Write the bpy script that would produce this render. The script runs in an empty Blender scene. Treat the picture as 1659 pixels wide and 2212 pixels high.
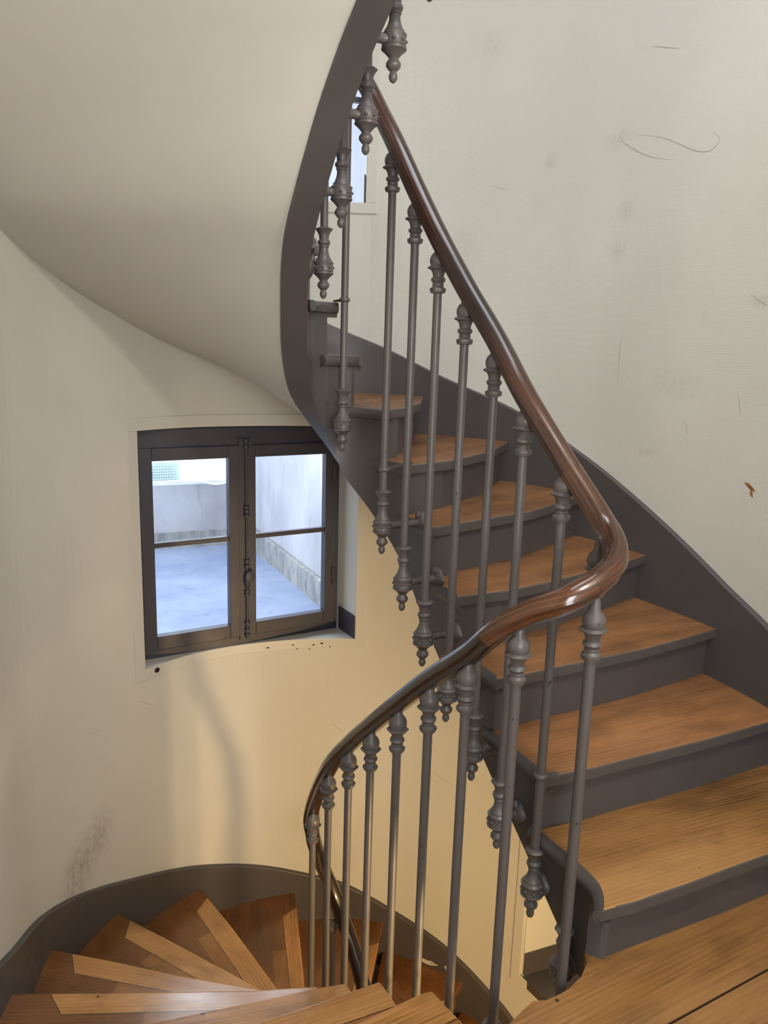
import bpy, bmesh, math, random
from mathutils import Vector, Matrix, geometry
random.seed(7)
R = math.radians
SC = bpy.context.scene
COL = SC.collection

# ------------------------------------------------------------------ camera
EYE = 1.377
p_, r_ = R(-11.79), R(1.75)
fwd = Vector((0, math.cos(p_), math.sin(p_)))
rt0 = Vector((1, 0, 0)); up0 = rt0.cross(fwd)
rt = rt0 * math.cos(r_) + up0 * math.sin(r_)
up = -rt0 * math.sin(r_) + up0 * math.cos(r_)
cd = bpy.data.cameras.new('camera'); cam = bpy.data.objects.new('camera', cd); COL.objects.link(cam)
cam.matrix_world = Matrix(((rt.x, up.x, -fwd.x, 0), (rt.y, up.y, -fwd.y, 0), (rt.z, up.z, -fwd.z, EYE), (0, 0, 0, 1)))
cd.sensor_fit = 'HORIZONTAL'; cd.sensor_width = 36; cd.lens = 36 * 1661.1 / 1659
cd.clip_start = .02; cd.clip_end = 200
SC.camera = cam

# ------------------------------------------------------------------ light and exposure
SC.view_settings.view_transform = 'Standard'; SC.view_settings.look = 'None'
SC.view_settings.gamma = 1; SC.view_settings.use_curve_mapping = False
SC.view_settings.exposure = 0.05
w = bpy.data.worlds.new('sky'); SC.world = w; w.use_nodes = True
bg = w.node_tree.nodes['Background']; bg.inputs[0].default_value = (.70, .82, 1, 1); bg.inputs[1].default_value = 3.8

def area(name, loc, target, sx, sy, power, col):
    l = bpy.data.lights.new(name, 'AREA'); l.shape = 'RECTANGLE'; l.size = sx; l.size_y = sy; l.energy = power; l.color = col
    o = bpy.data.objects.new(name, l); COL.objects.link(o); o.location = loc
    o.rotation_euler = (Vector(target) - Vector(loc)).to_track_quat('-Z', 'Y').to_euler()
    return o
# fill lamps at the added landing window and roof light, daylight at stair windows
area('landing_fill', (.62, -1.28, 1.42), (.3, 2.5, 1.0), 1.0, 1.35, 50, (1, .985, .955))
area('roof_fill', (.45, 1.2, 4.28), (.25, 1.6, 0), 1.5, 1.9, 50, (1, .985, .955))
area('stair_window_daylight', (-1.05, 4.5, 1.75), (-.45, 2.6, -.6), 1.4, 1.1, 45, (.80, .89, 1))
# globe lamp under the landing above
ul_ = bpy.data.lights.new('upper_lamp_light', 'POINT'); ul_.energy = 62; ul_.color = (1, .95, .86); ul_.shadow_soft_size = .09
ulo = bpy.data.objects.new('upper_lamp_light', ul_); COL.objects.link(ulo); ulo.location = (.90, .55, 2.33)
# lamp on the flight below
pl = bpy.data.lights.new('lower_lamp_light', 'POINT'); pl.energy = 150; pl.color = (1, .69, .33); pl.shadow_soft_size = .10
plo = bpy.data.objects.new('lower_lamp_light', pl); COL.objects.link(plo); plo.location = (.95, .85, -.72)

# ------------------------------------------------------------------ materials
def srgb(r, g, b):
    f = lambda c: (c / 255 / 12.92) if c / 255 <= .04045 else ((c / 255 + .055) / 1.055) ** 2.4
    return (f(r), f(g), f(b), 1)
class NT:
    def __init__(s, name):
        s.m = bpy.data.materials.new(name); s.m.use_nodes = True; s.t = s.m.node_tree; s.b = s.t.nodes['Principled BSDF']
    def n(s, typ, **kw):
        o = s.t.nodes.new(typ)
        for k, v in kw.items():
            if k.startswith('i_'):
                key = k[2:]; key = int(key) if key.isdigit() else key.replace('_', ' ')
                o.inputs[key].default_value = v
            else: setattr(o, k, v)
        return o
    def l(s, a, b): s.t.links.new(a, b)
    def math(s, op, a, b=None, clamp=False):
        o = s.t.nodes.new('ShaderNodeMath'); o.operation = op; o.use_clamp = clamp
        for i, v in enumerate((a, b)):
            if v is None: continue
            if isinstance(v, (int, float)): o.inputs[i].default_value = v
            else: s.l(v, o.inputs[i])
        return o.outputs[0]
    def ramp(s, fac, stops):
        o = s.t.nodes.new('ShaderNodeValToRGB'); s.l(fac, o.inputs[0])
        el = o.color_ramp.elements
        while len(el) < len(stops): el.new(.5)
        for e, (p, c) in zip(el, stops): e.position = p; e.color = c
        return o.outputs[0]
    def mix(s, fac, a, b, typ='MIX'):
        o = s.t.nodes.new('ShaderNodeMix'); o.data_type = 'RGBA'; o.blend_type = typ
        for sock, v in ((o.inputs[0], fac), (o.inputs[6], a), (o.inputs[7], b)):
            if isinstance(v, (int, float, tuple)): sock.default_value = v
            else: s.l(v, sock)
        return o.outputs[2]
    def noise(s, vec, scale, detail=3, rough=.5):
        o = s.n('ShaderNodeTexNoise'); o.inputs['Scale'].default_value = scale; o.inputs['Detail'].default_value = detail
        o.inputs['Roughness'].default_value = rough
        if vec is not None: s.l(vec, o.inputs['Vector'])
        return o.outputs[0]
    def mapping(s, vec, scale=(1, 1, 1), loc=(0, 0, 0), rot=(0, 0, 0)):
        o = s.n('ShaderNodeMapping'); o.inputs['Scale'].default_value = scale; o.inputs['Location'].default_value = loc
        o.inputs['Rotation'].default_value = rot; s.l(vec, o.inputs['Vector']); return o.outputs[0]
    def bump(s, h, strength=.2, dist=.002):
        o = s.n('ShaderNodeBump'); o.inputs['Strength'].default_value = strength; o.inputs['Distance'].default_value = dist
        s.l(h, o.inputs['Height']); s.l(o.outputs[0], s.b.inputs['Normal'])
    def fin(s, col=None, rough=.5, spec=.5, metal=0, coat=0):
        if col is not None:
            if isinstance(col, tuple): s.b.inputs['Base Color'].default_value = col
            else: s.l(col, s.b.inputs['Base Color'])
        if isinstance(rough, (int, float)): s.b.inputs['Roughness'].default_value = rough
        else: s.l(rough, s.b.inputs['Roughness'])
        s.b.inputs['Specular IOR Level'].default_value = spec; s.b.inputs['Metallic'].default_value = metal
        s.b.inputs['Coat Weight'].default_value = coat; s.b.inputs['Coat Roughness'].default_value = .12
        return s.m

def dot_mask(k, pos, centre, rad, soft=.6, stretch=(1, 1, 1)):
    """stain with a shape of its own round one place of the wall"""
    sub = k.n('ShaderNodeVectorMath', operation='SUBTRACT'); k.l(pos, sub.inputs[0]); sub.inputs[1].default_value = centre
    sc = k.n('ShaderNodeVectorMath', operation='MULTIPLY'); k.l(sub.outputs[0], sc.inputs[0]); sc.inputs[1].default_value = stretch
    ln = k.n('ShaderNodeVectorMath', operation='LENGTH'); k.l(sc.outputs[0], ln.inputs[0])
    mr = k.n('ShaderNodeMapRange'); k.l(ln.outputs['Value'], mr.inputs[0])
    mr.inputs[1].default_value = rad; mr.inputs[2].default_value = rad * (1 - soft); mr.inputs[3].default_value = 0; mr.inputs[4].default_value = 1
    return mr.outputs[0]

def wall_mat(name, base, weave, stains):
    k = NT(name); pos = k.n('ShaderNodeNewGeometry').outputs['Position']
    big = k.noise(pos, 1.6, 4, .6)
    c = k.mix(k.ramp(big, [(.35, (0, 0, 0, 1)), (.75, (1, 1, 1, 1))]), base, tuple(v * .93 for v in base[:3]) + (1,))
    # sparse small scuffs
    v = k.noise(k.mapping(pos, (9, 9, 4)), 2.3, 6, .65)
    c = k.mix(k.math('MULTIPLY', k.ramp(v, [(.69, (0, 0, 0, 1)), (.78, (1, 1, 1, 1))]), .28), c, srgb(130, 120, 105))
    grit = k.noise(k.mapping(pos, (30, 30, 14)), 2.6, 5, .7)
    for (cx, cy, cz, rad, st, amt) in stains:
        m = dot_mask(k, pos, (cx, cy, cz), rad, .8, st)
        g = k.math('MULTIPLY', m, k.ramp(grit, [(.36, (0, 0, 0, 1)), (.72, (1, 1, 1, 1))]))
        c = k.mix(k.math('MULTIPLY', g, amt * (.55 if weave else 1)), c, srgb(96, 84, 70))
    fine = k.noise(pos, 260, 2, .6)
    if weave:
        wv = k.n('ShaderNodeTexWave', wave_type='BANDS', bands_direction='Z'); wv.inputs['Scale'].default_value = 50
        wv.inputs['Distortion'].default_value = 1.6; wv.inputs['Detail'].default_value = 3; wv.inputs['Detail Scale'].default_value = 6
        k.l(k.mapping(pos, (.5, .5, 1)), wv.inputs['Vector'])
        h = k.math('ADD', k.math('MULTIPLY', wv.outputs['Fac'], 1.0), k.math('MULTIPLY', k.noise(k.mapping(pos, (1, 1, 3)), 120, 3, .6), 1.2))
        k.bump(h, .19, .0012)
    else:
        k.bump(fine, .25, .001)
    return k.fin(c, .62, .25)

CREAM = srgb(197, 195, 187)
M = {}
M['wall_right'] = wall_mat('woven_wallpaper', CREAM, True, [
    (.85, 2.95, 1.90, .05, (1, 1, 1), .5), (.83, 2.96, 1.77, .05, (1, 1, 1), .55), (.605, 3.2, 2.12, .04, (1, 1, 1), .5),
    (.375, 3.37, 2.58, .06, (1, 1, 1), .4), (1.12, 2.43, 1.56, .05, (1, 1, 2.2), .8), (.80, 2.98, 2.15, .10, (1, 1, 2.4), .35),
    (-.09, 3.5, 1.86, .16, (1, 1, 1), .35), (.30, 3.42, 1.80, .10, (1, 1, .8), .3), (1.0, 2.7, 1.3, .14, (1, 1, 2), .35), (.95, 2.78, 1.05, .09, (1, 1, 3), .4)])
M['wall_left'] = wall_mat('cream_wall_paint', CREAM, False, [
    (-1.165, 2.736, -.66, .12, (1, 1, .8), .6), (-1.13, 2.83, -.60, .10, (1, 1, .7), .6), (-1.17, 2.66, -.74, .12, (1, 1, .7), .5),
    (-.3, 3.5, -.95, .16, (1, 1, 1), .35), (.05, 3.5, -1.15, .2, (1, 1, .8), .4), (-.7, 3.36, .2, .05, (1, 1, 3), .6)])
M['soffit'] = wall_mat('soffit_plaster', srgb(192, 189, 182), False, [(-.62, 2.9, 1.6, .06, (1, 3, 3), .5)])
M['trim'] = NT('cream_trim_paint').fin(srgb(193, 191, 183), .45, .4)

def paint(name, col, rough=.38, chips=0.0):
    k = NT(name); tc = k.n('ShaderNodeTexCoord').outputs['Object']; pos = k.n('ShaderNodeNewGeometry').outputs['Position']
    n1 = k.noise(pos, 7, 4, .6)
    c = k.mix(n1, tuple(v * .88 for v in col[:3]) + (1,), tuple(v * 1.12 for v in col[:3]) + (1,))
    if chips:
        ch = k.noise(k.mapping(pos, (95, 95, 45)), 1.0, 2, .5)
        c = k.mix(k.ramp(ch, [(chips, (0, 0, 0, 1)), (chips + .01, (1, 1, 1, 1))]), c, srgb(28, 22, 24))
    k.bump(k.noise(pos, 45, 3, .5), .10, .0012)
    r = k.ramp(k.noise(pos, 12, 3), [(.3, (rough * .85,) * 3 + (1,)), (.7, (rough * 1.25,) * 3 + (1,))])
    return k.fin(c, r, .5)
M['paint'] = paint('taupe_gloss_paint', srgb(74, 70, 70))
M['iron'] = paint('taupe_paint_on_iron', srgb(82, 77, 76), .40, .73)
M['nosing'] = paint('taupe_paint_on_nosing', srgb(74, 70, 68), .42, .76)
M['frame'] = paint('window_frame_paint', srgb(52, 51, 62), .42)

def wood(name, dark, mid, light, rough=.3, boards=None, plugs=False, worn=0, coat=.25, swirl=1.0, patched=False, crough=.12):
    k = NT(name); uv = k.n('ShaderNodeUVMap').outputs[0]; oi = k.n('ShaderNodeObjectInfo').outputs['Random']
    cb = k.n('ShaderNodeCombineXYZ'); k.l(k.math('MULTIPLY', oi, 7.3), cb.inputs[0]); k.l(k.math('MULTIPLY', oi, 3.1), cb.inputs[2])
    ad = k.n('ShaderNodeVectorMath', operation='ADD'); k.l(uv, ad.inputs[0]); k.l(cb.outputs[0], ad.inputs[1]); v = ad.outputs[0]
    warp = k.noise(k.mapping(v, (1.1, 3.6, 1)), 1.6, 3, .5)
    wv = k.n('ShaderNodeTexWave', wave_type='BANDS', bands_direction='Y'); wv.inputs['Scale'].default_value = 24
    wv.inputs['Distortion'].default_value = 7 * swirl; wv.inputs['Detail'].default_value = 2; wv.inputs['Detail Scale'].default_value = .35
    k.l(k.mapping(v, (.16, 1, 1)), wv.inputs['Vector'])
    fib = k.noise(k.mapping(v, (3.0, 120, 1)), 2.0, 5, .6)
    f = k.math('ADD', k.math('MULTIPLY', wv.outputs['Fac'], .07), k.math('MULTIPLY', warp, .70))
    f = k.math('ADD', f, k.math('MULTIPLY', k.math('SUBTRACT', fib, .5), .5))
    c = k.ramp(f, [(.14, dark), (.36, mid), (.62, light)])
    if boards:
        br = k.n('ShaderNodeTexBrick'); br.offset = .37; br.inputs['Scale'].default_value = 1; br.inputs['Brick Width'].default_value = boards[0]
        br.inputs['Row Height'].default_value = boards[1]; br.inputs['Mortar Size'].default_value = .0016; br.inputs['Mortar Smooth'].default_value = .2
        br.inputs['Color1'].default_value = (.82, .74, .66, 1); br.inputs['Color2'].default_value = (1.4, 1.38, 1.3, 1); br.inputs['Mortar'].default_value = (.10, .07, .05, 1)
        cb2 = k.n('ShaderNodeCombineXYZ'); k.l(k.math('MULTIPLY', oi, 5.7), cb2.inputs[0])
        ad2 = k.n('ShaderNodeVectorMath', operation='ADD'); k.l(uv, ad2.inputs[0]); k.l(cb2.outputs[0], ad2.inputs[1]); k.l(ad2.outputs[0], br.inputs['Vector'])
        c = k.mix(1.0, c, br.outputs['Color'], 'MULTIPLY')
    if patched:        # pale replacement board along the nosing, let in with a skew joint; darker old wood behind
        sp = k.n('ShaderNodeSeparateXYZ'); k.l(uv, sp.inputs[0]); U_ = sp.outputs[0]; D_ = k.math('ABSOLUTE', sp.outputs[1])
        cu = k.math('SUBTRACT', k.math('SUBTRACT', U_, k.math('MULTIPLY', D_, .75)), k.math('ADD', .07, k.math('MULTIPLY', oi, .08)))
        inn = k.math('GREATER_THAN', cu, 0.0); wd_ = .104
        front = k.math('MULTIPLY', inn, k.math('LESS_THAN', D_, wd_))
        p2 = k.math('MULTIPLY', k.math('MULTIPLY', k.math('LESS_THAN', D_, .165), k.math('GREATER_THAN', U_, k.math('ADD', .30, k.math('MULTIPLY', oi, .25)))), .75)
        c = k.mix(1.0, c, k.mix(front, k.mix(p2, (.50, .40, .32, 1), (.92, .86, .78, 1)), (1.25, 1.25, 1.2, 1)), 'MULTIPLY')
        e1 = k.math('MULTIPLY', inn, k.math('LESS_THAN', k.math('ABSOLUTE', k.math('SUBTRACT', D_, wd_)), .0016))
        e2 = k.math('MULTIPLY', k.math('LESS_THAN', D_, wd_), k.math('LESS_THAN', k.math('ABSOLUTE', cu), .0018))
        c = k.mix(k.math('MULTIPLY', k.math('MAXIMUM', e1, e2), .85), c, srgb(30, 18, 12))
    st = k.noise(k.mapping(v, (3, 5, 1)), 1.4, 4, .6)
    c = k.mix(k.math('MULTIPLY', k.ramp(st, [(.52, (0, 0, 0, 1)), (.72, (1, 1, 1, 1))]), .45), c, tuple(x * .55 for x in dark[:3]) + (1,))
    if plugs:
        vo = k.n('ShaderNodeTexVoronoi'); vo.inputs['Scale'].default_value = 7.5; k.l(v, vo.inputs['Vector'])
        c = k.mix(k.ramp(vo.outputs['Distance'], [(.045, (1, 1, 1, 1)), (.06, (0, 0, 0, 1))]), c, srgb(52, 36, 24))
    k.bump(k.math('ADD', fib, k.math('MULTIPLY', warp, .6)), .12, .002)
    rg = k.ramp(k.noise(k.mapping(v, (4, 12, 1)), 2, 4), [(.3, (rough * .8,) * 3 + (1,)), (.75, (rough * 1.5,) * 3 + (1,))])
    k.fin(c, rg, .45, 0, coat); k.b.inputs['Coat Roughness'].default_value = crough; return k.m
M['tread'] = wood('oiled_oak_tread', srgb(82, 53, 30), srgb(138, 95, 59), srgb(170, 120, 79), .34)
M['landing'] = wood('worn_landing_boards', srgb(80, 54, 28), srgb(139, 99, 56), srgb(171, 127, 76), .38, None, True)
M['oldboard'] = wood('old_oak_boards', srgb(92, 60, 28), srgb(160, 113, 64), srgb(194, 146, 92), .27, None, True, coat=.6, patched=True, crough=.2)
M['rail'] = wood('polished_dark_rail', srgb(18, 10, 9), srgb(46, 27, 21), srgb(86, 54, 40), .27, coat=.35)
M['raildark'] = wood('black_worn_rail', srgb(10, 7, 8), srgb(26, 16, 15), srgb(48, 30, 24), .2, coat=.7)
M['railbend'] = wood('polished_brown_rail', srgb(20, 11, 8), srgb(66, 38, 23), srgb(122, 76, 44), .2, coat=.6)
_g = NT('window_glass'); _tr = _g.n('ShaderNodeBsdfTransparent'); _tr.inputs[0].default_value = (.97, .98, .98, 1); _gl = _g.n('ShaderNodeBsdfGlossy'); _gl.inputs['Roughness'].default_value = .02
_fr = _g.n('ShaderNodeFresnel'); _fr.inputs[0].default_value = 1.35; _mx = _g.n('ShaderNodeMixShader'); _g.l(_fr.outputs[0], _mx.inputs[0]); _g.l(_tr.outputs[0], _mx.inputs[1]); _g.l(_gl.outputs[0], _mx.inputs[2])
_g.l(_mx.outputs[0], _g.t.nodes['Material Output'].inputs['Surface']); M['glass'] = _g.m
def conc(name, a, b, sc=3, rough=.8):
    k = NT(name); pos = k.n('ShaderNodeNewGeometry').outputs['Position']
    n = k.noise(k.mapping(pos, (1, 1, .45)), sc, 8, .65)
    n2 = k.noise(k.mapping(pos, (5, 5, .8)), sc * .8, 5, .6)
    c = k.mix(k.ramp(n, [(.35, (0, 0, 0, 1)), (.65, (1, 1, 1, 1))]), a, b)
    c = k.mix(k.math('MULTIPLY', k.ramp(n2, [(.62, (0, 0, 0, 1)), (.72, (1, 1, 1, 1))]), .35), c, tuple(v * .5 for v in a[:3]) + (1,))
    k.bump(n, .4, .01); return k.fin(c, rough, .2)
M['terrace'] = conc('terrace_screed', srgb(118, 128, 150), srgb(140, 148, 166), 2.2)
M['render'] = conc('stained_render', srgb(156, 154, 156), srgb(182, 180, 184), 2.6)
M['plinth'] = conc('rough_plinth', srgb(120, 120, 122), srgb(160, 158, 150), 14)
M['white'] = conc('white_render', srgb(240, 243, 246), srgb(250, 250, 250), 2)
M['mesh'] = NT('grille_paint').fin(srgb(205, 228, 224), .5)
M['brass'] = NT('lamp_metal').fin(srgb(150, 140, 120), .35, .5, 1)
k = NT('lamp_globe'); k.fin(srgb(250, 225, 170), .3); k.b.inputs['Emission Color'].default_value = (1, .72, .36, 1); k.b.inputs['Emission Strength'].default_value = 6; M['globe'] = k.m

# ------------------------------------------------------------------ helpers
def obj(name, verts, faces, mat, parent=None, smooth=False, uv=None, mats=None, fmat=None, bevel=0, auto=False):
    me = bpy.data.meshes.new(name); me.from_pydata([tuple(v) for v in verts], [], faces); me.validate()
    bm = bmesh.new(); bm.from_mesh(me); bmesh.ops.recalc_face_normals(bm, faces=bm.faces); bm.to_mesh(me); bm.free()
    for m in (mats or [mat]): me.materials.append(M[m])
    if fmat:
        for p in me.polygons: p.material_index = fmat(p)
    ul = me.uv_layers.new(name='UVMap')
    f = uv or (lambda co: (co[0], co[1]))
    for lp in me.loops: ul.data[lp.index].uv = f(me.vertices[lp.vertex_index].co)
    if smooth:
        for p in me.polygons: p.use_smooth = True
        if auto: me.set_sharp_from_angle(angle=R(40))
    o = bpy.data.objects.new(name, me); COL.objects.link(o)
    if parent: o.parent = parent
    if bevel:
        b = o.modifiers.new('bevel', 'BEVEL'); b.width = bevel; b.segments = 3; b.limit_method = 'ANGLE'; b.angle_limit = R(50)
    return o
def empty(name, loc=(0, 0, 0)):
    o = bpy.data.objects.new(name, None); COL.objects.link(o); o.location = loc; o.empty_display_size = .1; return o
def tag(o, label=None, cat=None, group=None, kind=None):
    for k_, v_ in (('label', label), ('category', cat), ('group', group), ('kind', kind)):
        if v_: o[k_] = v_
    return o
def keep(o, parent):      # parent without moving when parent sits away from origin
    o.parent = parent; o.matrix_parent_inverse = Matrix.Translation(parent.location).inverted(); return o

def cr(P, n=12, closed=False):
    P = [Vector(p) for p in P]; out = []
    Q = [P[-1]] + P + [P[0], P[1]] if closed else [2 * P[0] - P[1]] + P + [2 * P[-1] - P[-2]]
    for i in range(1, len(Q) - 2):
        a, b, c, d = Q[i - 1:i + 3]
        for j in range(n):
            t = j / n; out.append(.5 * ((2 * b) + (-a + c) * t + (2 * a - 5 * b + 4 * c - d) * t * t + (-a + 3 * b - 3 * c + d) * t ** 3))
    if not closed: out.append(P[-1])
    return out
class Path:                # plan curve with arc length
    def __init__(s, pts, closed=False):
        s.p = [Vector((q[0], q[1])) for q in pts]
        if closed: s.p.append(s.p[0].copy())
        s.closed = closed; s.a = [0]
        for i in range(1, len(s.p)): s.a.append(s.a[-1] + (s.p[i] - s.p[i - 1]).length)
        s.L = s.a[-1]
    def at(s, d):
        if s.closed: d %= s.L
        d = max(0, min(s.L, d))
        lo, hi = 0, len(s.a) - 1
        while hi - lo > 1:
            m = (lo + hi) // 2
            if s.a[m] <= d: lo = m
            else: hi = m
        f = (d - s.a[lo]) / max(1e-9, s.a[hi] - s.a[lo]); return s.p[lo].lerp(s.p[hi], f)
    def tan(s, d, e=.02):
        return (s.at(d + e) - s.at(d - e)).normalized()
    def near(s, q):
        q = Vector(q[:2]); best = (9e9, 0)
        for i in range(len(s.p) - 1):
            a, b = s.p[i], s.p[i + 1]; ab = b - a; t = max(0, min(1, (q - a).dot(ab) / max(1e-12, ab.dot(ab))))
            d = (a + ab * t - q).length
            if d < best[0]: best = (d, s.a[i] + t * ab.length)
        return best[1]
def lin(tab, x):
    if x <= tab[0][0]:
        (a, b), (c, d) = tab[0], tab[1]
    elif x >= tab[-1][0]:
        (a, b), (c, d) = tab[-2], tab[-1]
    else:
        for i in range(len(tab) - 1):
            if tab[i][0] <= x <= tab[i + 1][0]: (a, b), (c, d) = tab[i], tab[i + 1]; break
    return b + (d - b) * (x - a) / (c - a)
def smooth_tab(tab, n=8):
    q = cr([Vector((a, b, 0)) for a, b in tab], n); return [(v.x, v.y) for v in q]
def band(ins, outs, lo, hi):
    """solid strip: two plan polylines, heights below and above (lists); open ended"""
    V, F = [], []
    for a, b, l, h in zip(ins, outs, lo, hi):
        V += [(a[0], a[1], l), (a[0], a[1], h), (b[0], b[1], h), (b[0], b[1], l)]
    n = len(ins)
    for i in range(n - 1):
        for j in range(4): F.append((4 * i + j, 4 * i + (j + 1) % 4, 4 * i + 4 + (j + 1) % 4, 4 * i + 4 + j))
    F += [(0, 1, 2, 3), (4 * n - 4, 4 * n - 3, 4 * n - 2, 4 * n - 1)]
    return V, F
def prism(poly, z0, z1):
    n = len(poly); V = [(p[0], p[1], z0) for p in poly] + [(p[0], p[1], z1) for p in poly]
    tri = geometry.tessellate_polygon([[Vector((p[0], p[1], 0)) for p in poly]])
    F = [tuple(t) for t in tri] + [tuple(n + i for i in t) for t in tri]
    F += [(i, (i + 1) % n, n + (i + 1) % n, n + i) for i in range(n)]
    return V, F
def prism_ng(poly, z0, z1):
    n = len(poly); V = [(p[0], p[1], z0) for p in poly] + [(p[0], p[1], z1) for p in poly]
    return V, [tuple(range(n - 1, -1, -1)), tuple(range(n, 2 * n))] + [(i, (i + 1) % n, n + (i + 1) % n, n + i) for i in range(n)]
def lathe(prof, n=20, wob=None):
    V, F = [], []
    for z, r in prof:
        for j in range(n):
            a = 2 * math.pi * j / n; rr = r * (1 + (wob(z, a) if wob else 0)); V.append((rr * math.cos(a), rr * math.sin(a), z))
    for i in range(len(prof) - 1):
        for j in range(n): F.append((i * n + j, i * n + (j + 1) % n, (i + 1) * n + (j + 1) % n, (i + 1) * n + j))
    F += [tuple(range(n - 1, -1, -1)), tuple(range((len(prof) - 1) * n, len(prof) * n))]
    return V, F
def merge(*parts):
    V, F = [], []
    for v, f in parts:
        o = len(V); V += list(v); F += [tuple(i + o for i in q) for q in f]
    return V, F
def xf(vf, mat):
    return [tuple(mat @ Vector(v)) for v in vf[0]], vf[1]
def boxm(x0, x1, y0, y1, z0, z1):
    V = [(x, y, z) for x in (x0, x1) for y in (y0, y1) for z in (z0, z1)]
    return V, [(0, 1, 3, 2), (4, 6, 7, 5), (0, 4, 5, 1), (2, 3, 7, 6), (0, 2, 6, 4), (1, 5, 7, 3)]
def sweep(pts, prof, closed=False):
    """profile (side, up) swept along 3D points, up kept vertical-ish"""
    V, F = [], []; n = len(prof); N = len(pts)
    for i, p in enumerate(pts):
        a = pts[max(0, i - 1)]; b = pts[min(N - 1, i + 1)]; t = (b - a).normalized()
        sd = t.cross(Vector((0, 0, 1)))
        sd = sd.normalized() if sd.length > 1e-5 else Vector((1, 0, 0)); u = sd.cross(t)
        for x, y in prof: V.append(p + sd * x + u * y)
    for i in range(N - 1):
        for j in range(n): F.append((i * n + j, i * n + (j + 1) % n, (i + 1) * n + (j + 1) % n, (i + 1) * n + j))
    F += [tuple(range(n)), tuple(range((N - 1) * n, N * n))]
    return V, F

# ------------------------------------------------------------------ plan of the stair
H = .17; STOREY = 2.86
n0 = Vector((.85, .53)); u0 = Vector((-.53, .85)); det = n0.x * u0.y - n0.y * u0.x
def nu(n, u):              # across / along the well -> plan
    return Vector(((n * u0.y - u * n0.y) / det, (-n * u0.x + u * n0.x) / det))
SN = [(1.262, 1.05), (1.29, 1.12), (1.30, 1.3), (1.315, 1.5), (1.33, 1.7), (1.345, 1.88), (1.355, 2.05), (1.345, 2.16), (1.305, 2.25), (1.25, 2.295), (1.20, 2.303),
      (1.155, 2.285), (1.11, 2.23), (1.07, 2.15), (1.032, 2.06), (1.008, 1.97), (1.0, 1.85), (1.0, 1.7), (.995, 1.5), (.99, 1.3), (1.0, 1.17), (1.04, 1.06), (1.1, 1.01), (1.19, 1.0)]
WELL = Path([(q.x, q.y) for q in cr([Vector((*nu(*q), 0)) for q in SN], 10, True)], True)    # edge of the well, counter-clockwise going up
def well(d, off=0):        # off > 0: away from the well, into the stair
    p = WELL.at(d); t = WELL.tan(d); return p + Vector((t.y, -t.x)) * off
if (well(.3, .1) - nu(1.17, 1.6)).length < (well(.3, 0) - nu(1.17, 1.6)).length:
    _s = -1
else: _s = 1
def well(d, off=0, _s=_s):
    p = WELL.at(d); t = WELL.tan(d); return p + Vector((t.y, -t.x)) * off * _s
def wd(n, u): return WELL.near(nu(n, u))
WALLP = [(1.30, -1.3), (1.325, -.6), (1.33, .2), (1.33, 1.0), (1.32, 1.55), (1.25, 2.08), (1.145, 2.40), (.99, 2.70), (.77, 3.03), (.48, 3.30), (.06, 3.50), (-.4, 3.49), (-.84, 3.28),
         (-1.11, 2.88), (-1.21, 2.49), (-1.17, 2.11), (-1.14, 1.6), (-1.13, .8), (-1.14, -.3), (-1.14, -1.3)]
WP = Path([(q.x, q.y) for q in cr([Vector((*q, 0)) for q in WALLP], 14)])
def wallat(d, off=0):      # off > 0: outwards
    p = WP.at(d); t = WP.tan(d); return p + Vector((t.y, -t.x)) * off

# inner (well) and outer (wall) stations of each nosing, upper flight
IN = {1: (1.285, 1.10), 2: (1.30, 1.272), 3: (1.315, 1.50), 4: (1.33, 1.717), 5: (1.345, 1.884), 6: (1.355, 2.05), 7: (1.345, 2.16), 8: (1.297, 2.262), 9: (1.235, 2.302),
      10: (1.15, 2.285), 11: (1.075, 2.165), 12: (1.02, 2.01), 13: (1.0, 1.83), 14: (1.0, 1.67), 15: (.995, 1.46), 16: (.99, 1.25)}
SIN = {k: wd(*v) for k, v in IN.items()}
OUT = {0: (1.32, 1.60), 1: (1.31, 1.83), 2: (1.22, 2.14), 3: (1.145, 2.44), 4: (.98, 2.73), 5: (.80, 2.99), 6: (.53, 3.27), 7: (.17, 3.48), 8: (-.33, 3.50), 9: (-.80, 3.31), 10: (-1.06, 2.99),
       11: (-1.18, 2.68), 12: (-1.205, 2.38), 13: (-1.18, 2.08), 14: (-1.15, 1.72), 15: (-1.135, 1.35), 16: (-1.13, .95)}
SOUT = {k: WP.near(v) for k, v in OUT.items()}
MID = {1: [(.549, 1.517), (.597, 1.533), (.66, 1.563), (.748, 1.603), (.887, 1.672), (1.0, 1.725)], 2: [(.568, 1.816), (.657, 1.86), (.909, 1.977)],
       3: [(.414, 2.01), (.503, 2.061), (.642, 2.133), (.813, 2.226), (.968, 2.325)], 4: [(.387, 2.236), (.557, 2.36), (.82, 2.58)],
       5: [(.319, 2.455), (.515, 2.62)], 6: [(.22, 2.60), (.40, 2.90)], 7: [(.06, 2.66), (.13, 2.98)], 8: [(-.12, 2.72), (-.20, 2.95)]}
def nose(t):
    if t == 1: a = Vector((.499, 1.512))
    else: a = well(SIN[t], 0)
    b = wallat(SOUT[t], -.01)
    return [a] + [Vector(q) for q in MID.get(t, [])] + [b]
def clean(poly):
    o = []
    for p in poly:
        p = Vector(p[:2])
        if not o or (p - o[-1]).length > .004: o.append(p)
    if (o[0] - o[-1]).length < .004: o.pop()
    return o
def shift_poly(line, d):
    o = []
    for i, p in enumerate(line):
        t = (line[min(len(line) - 1, i + 1)] - line[max(0, i - 1)]).normalized(); o.append(p + Vector((-t.y, t.x)) * d)
    return o

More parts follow.
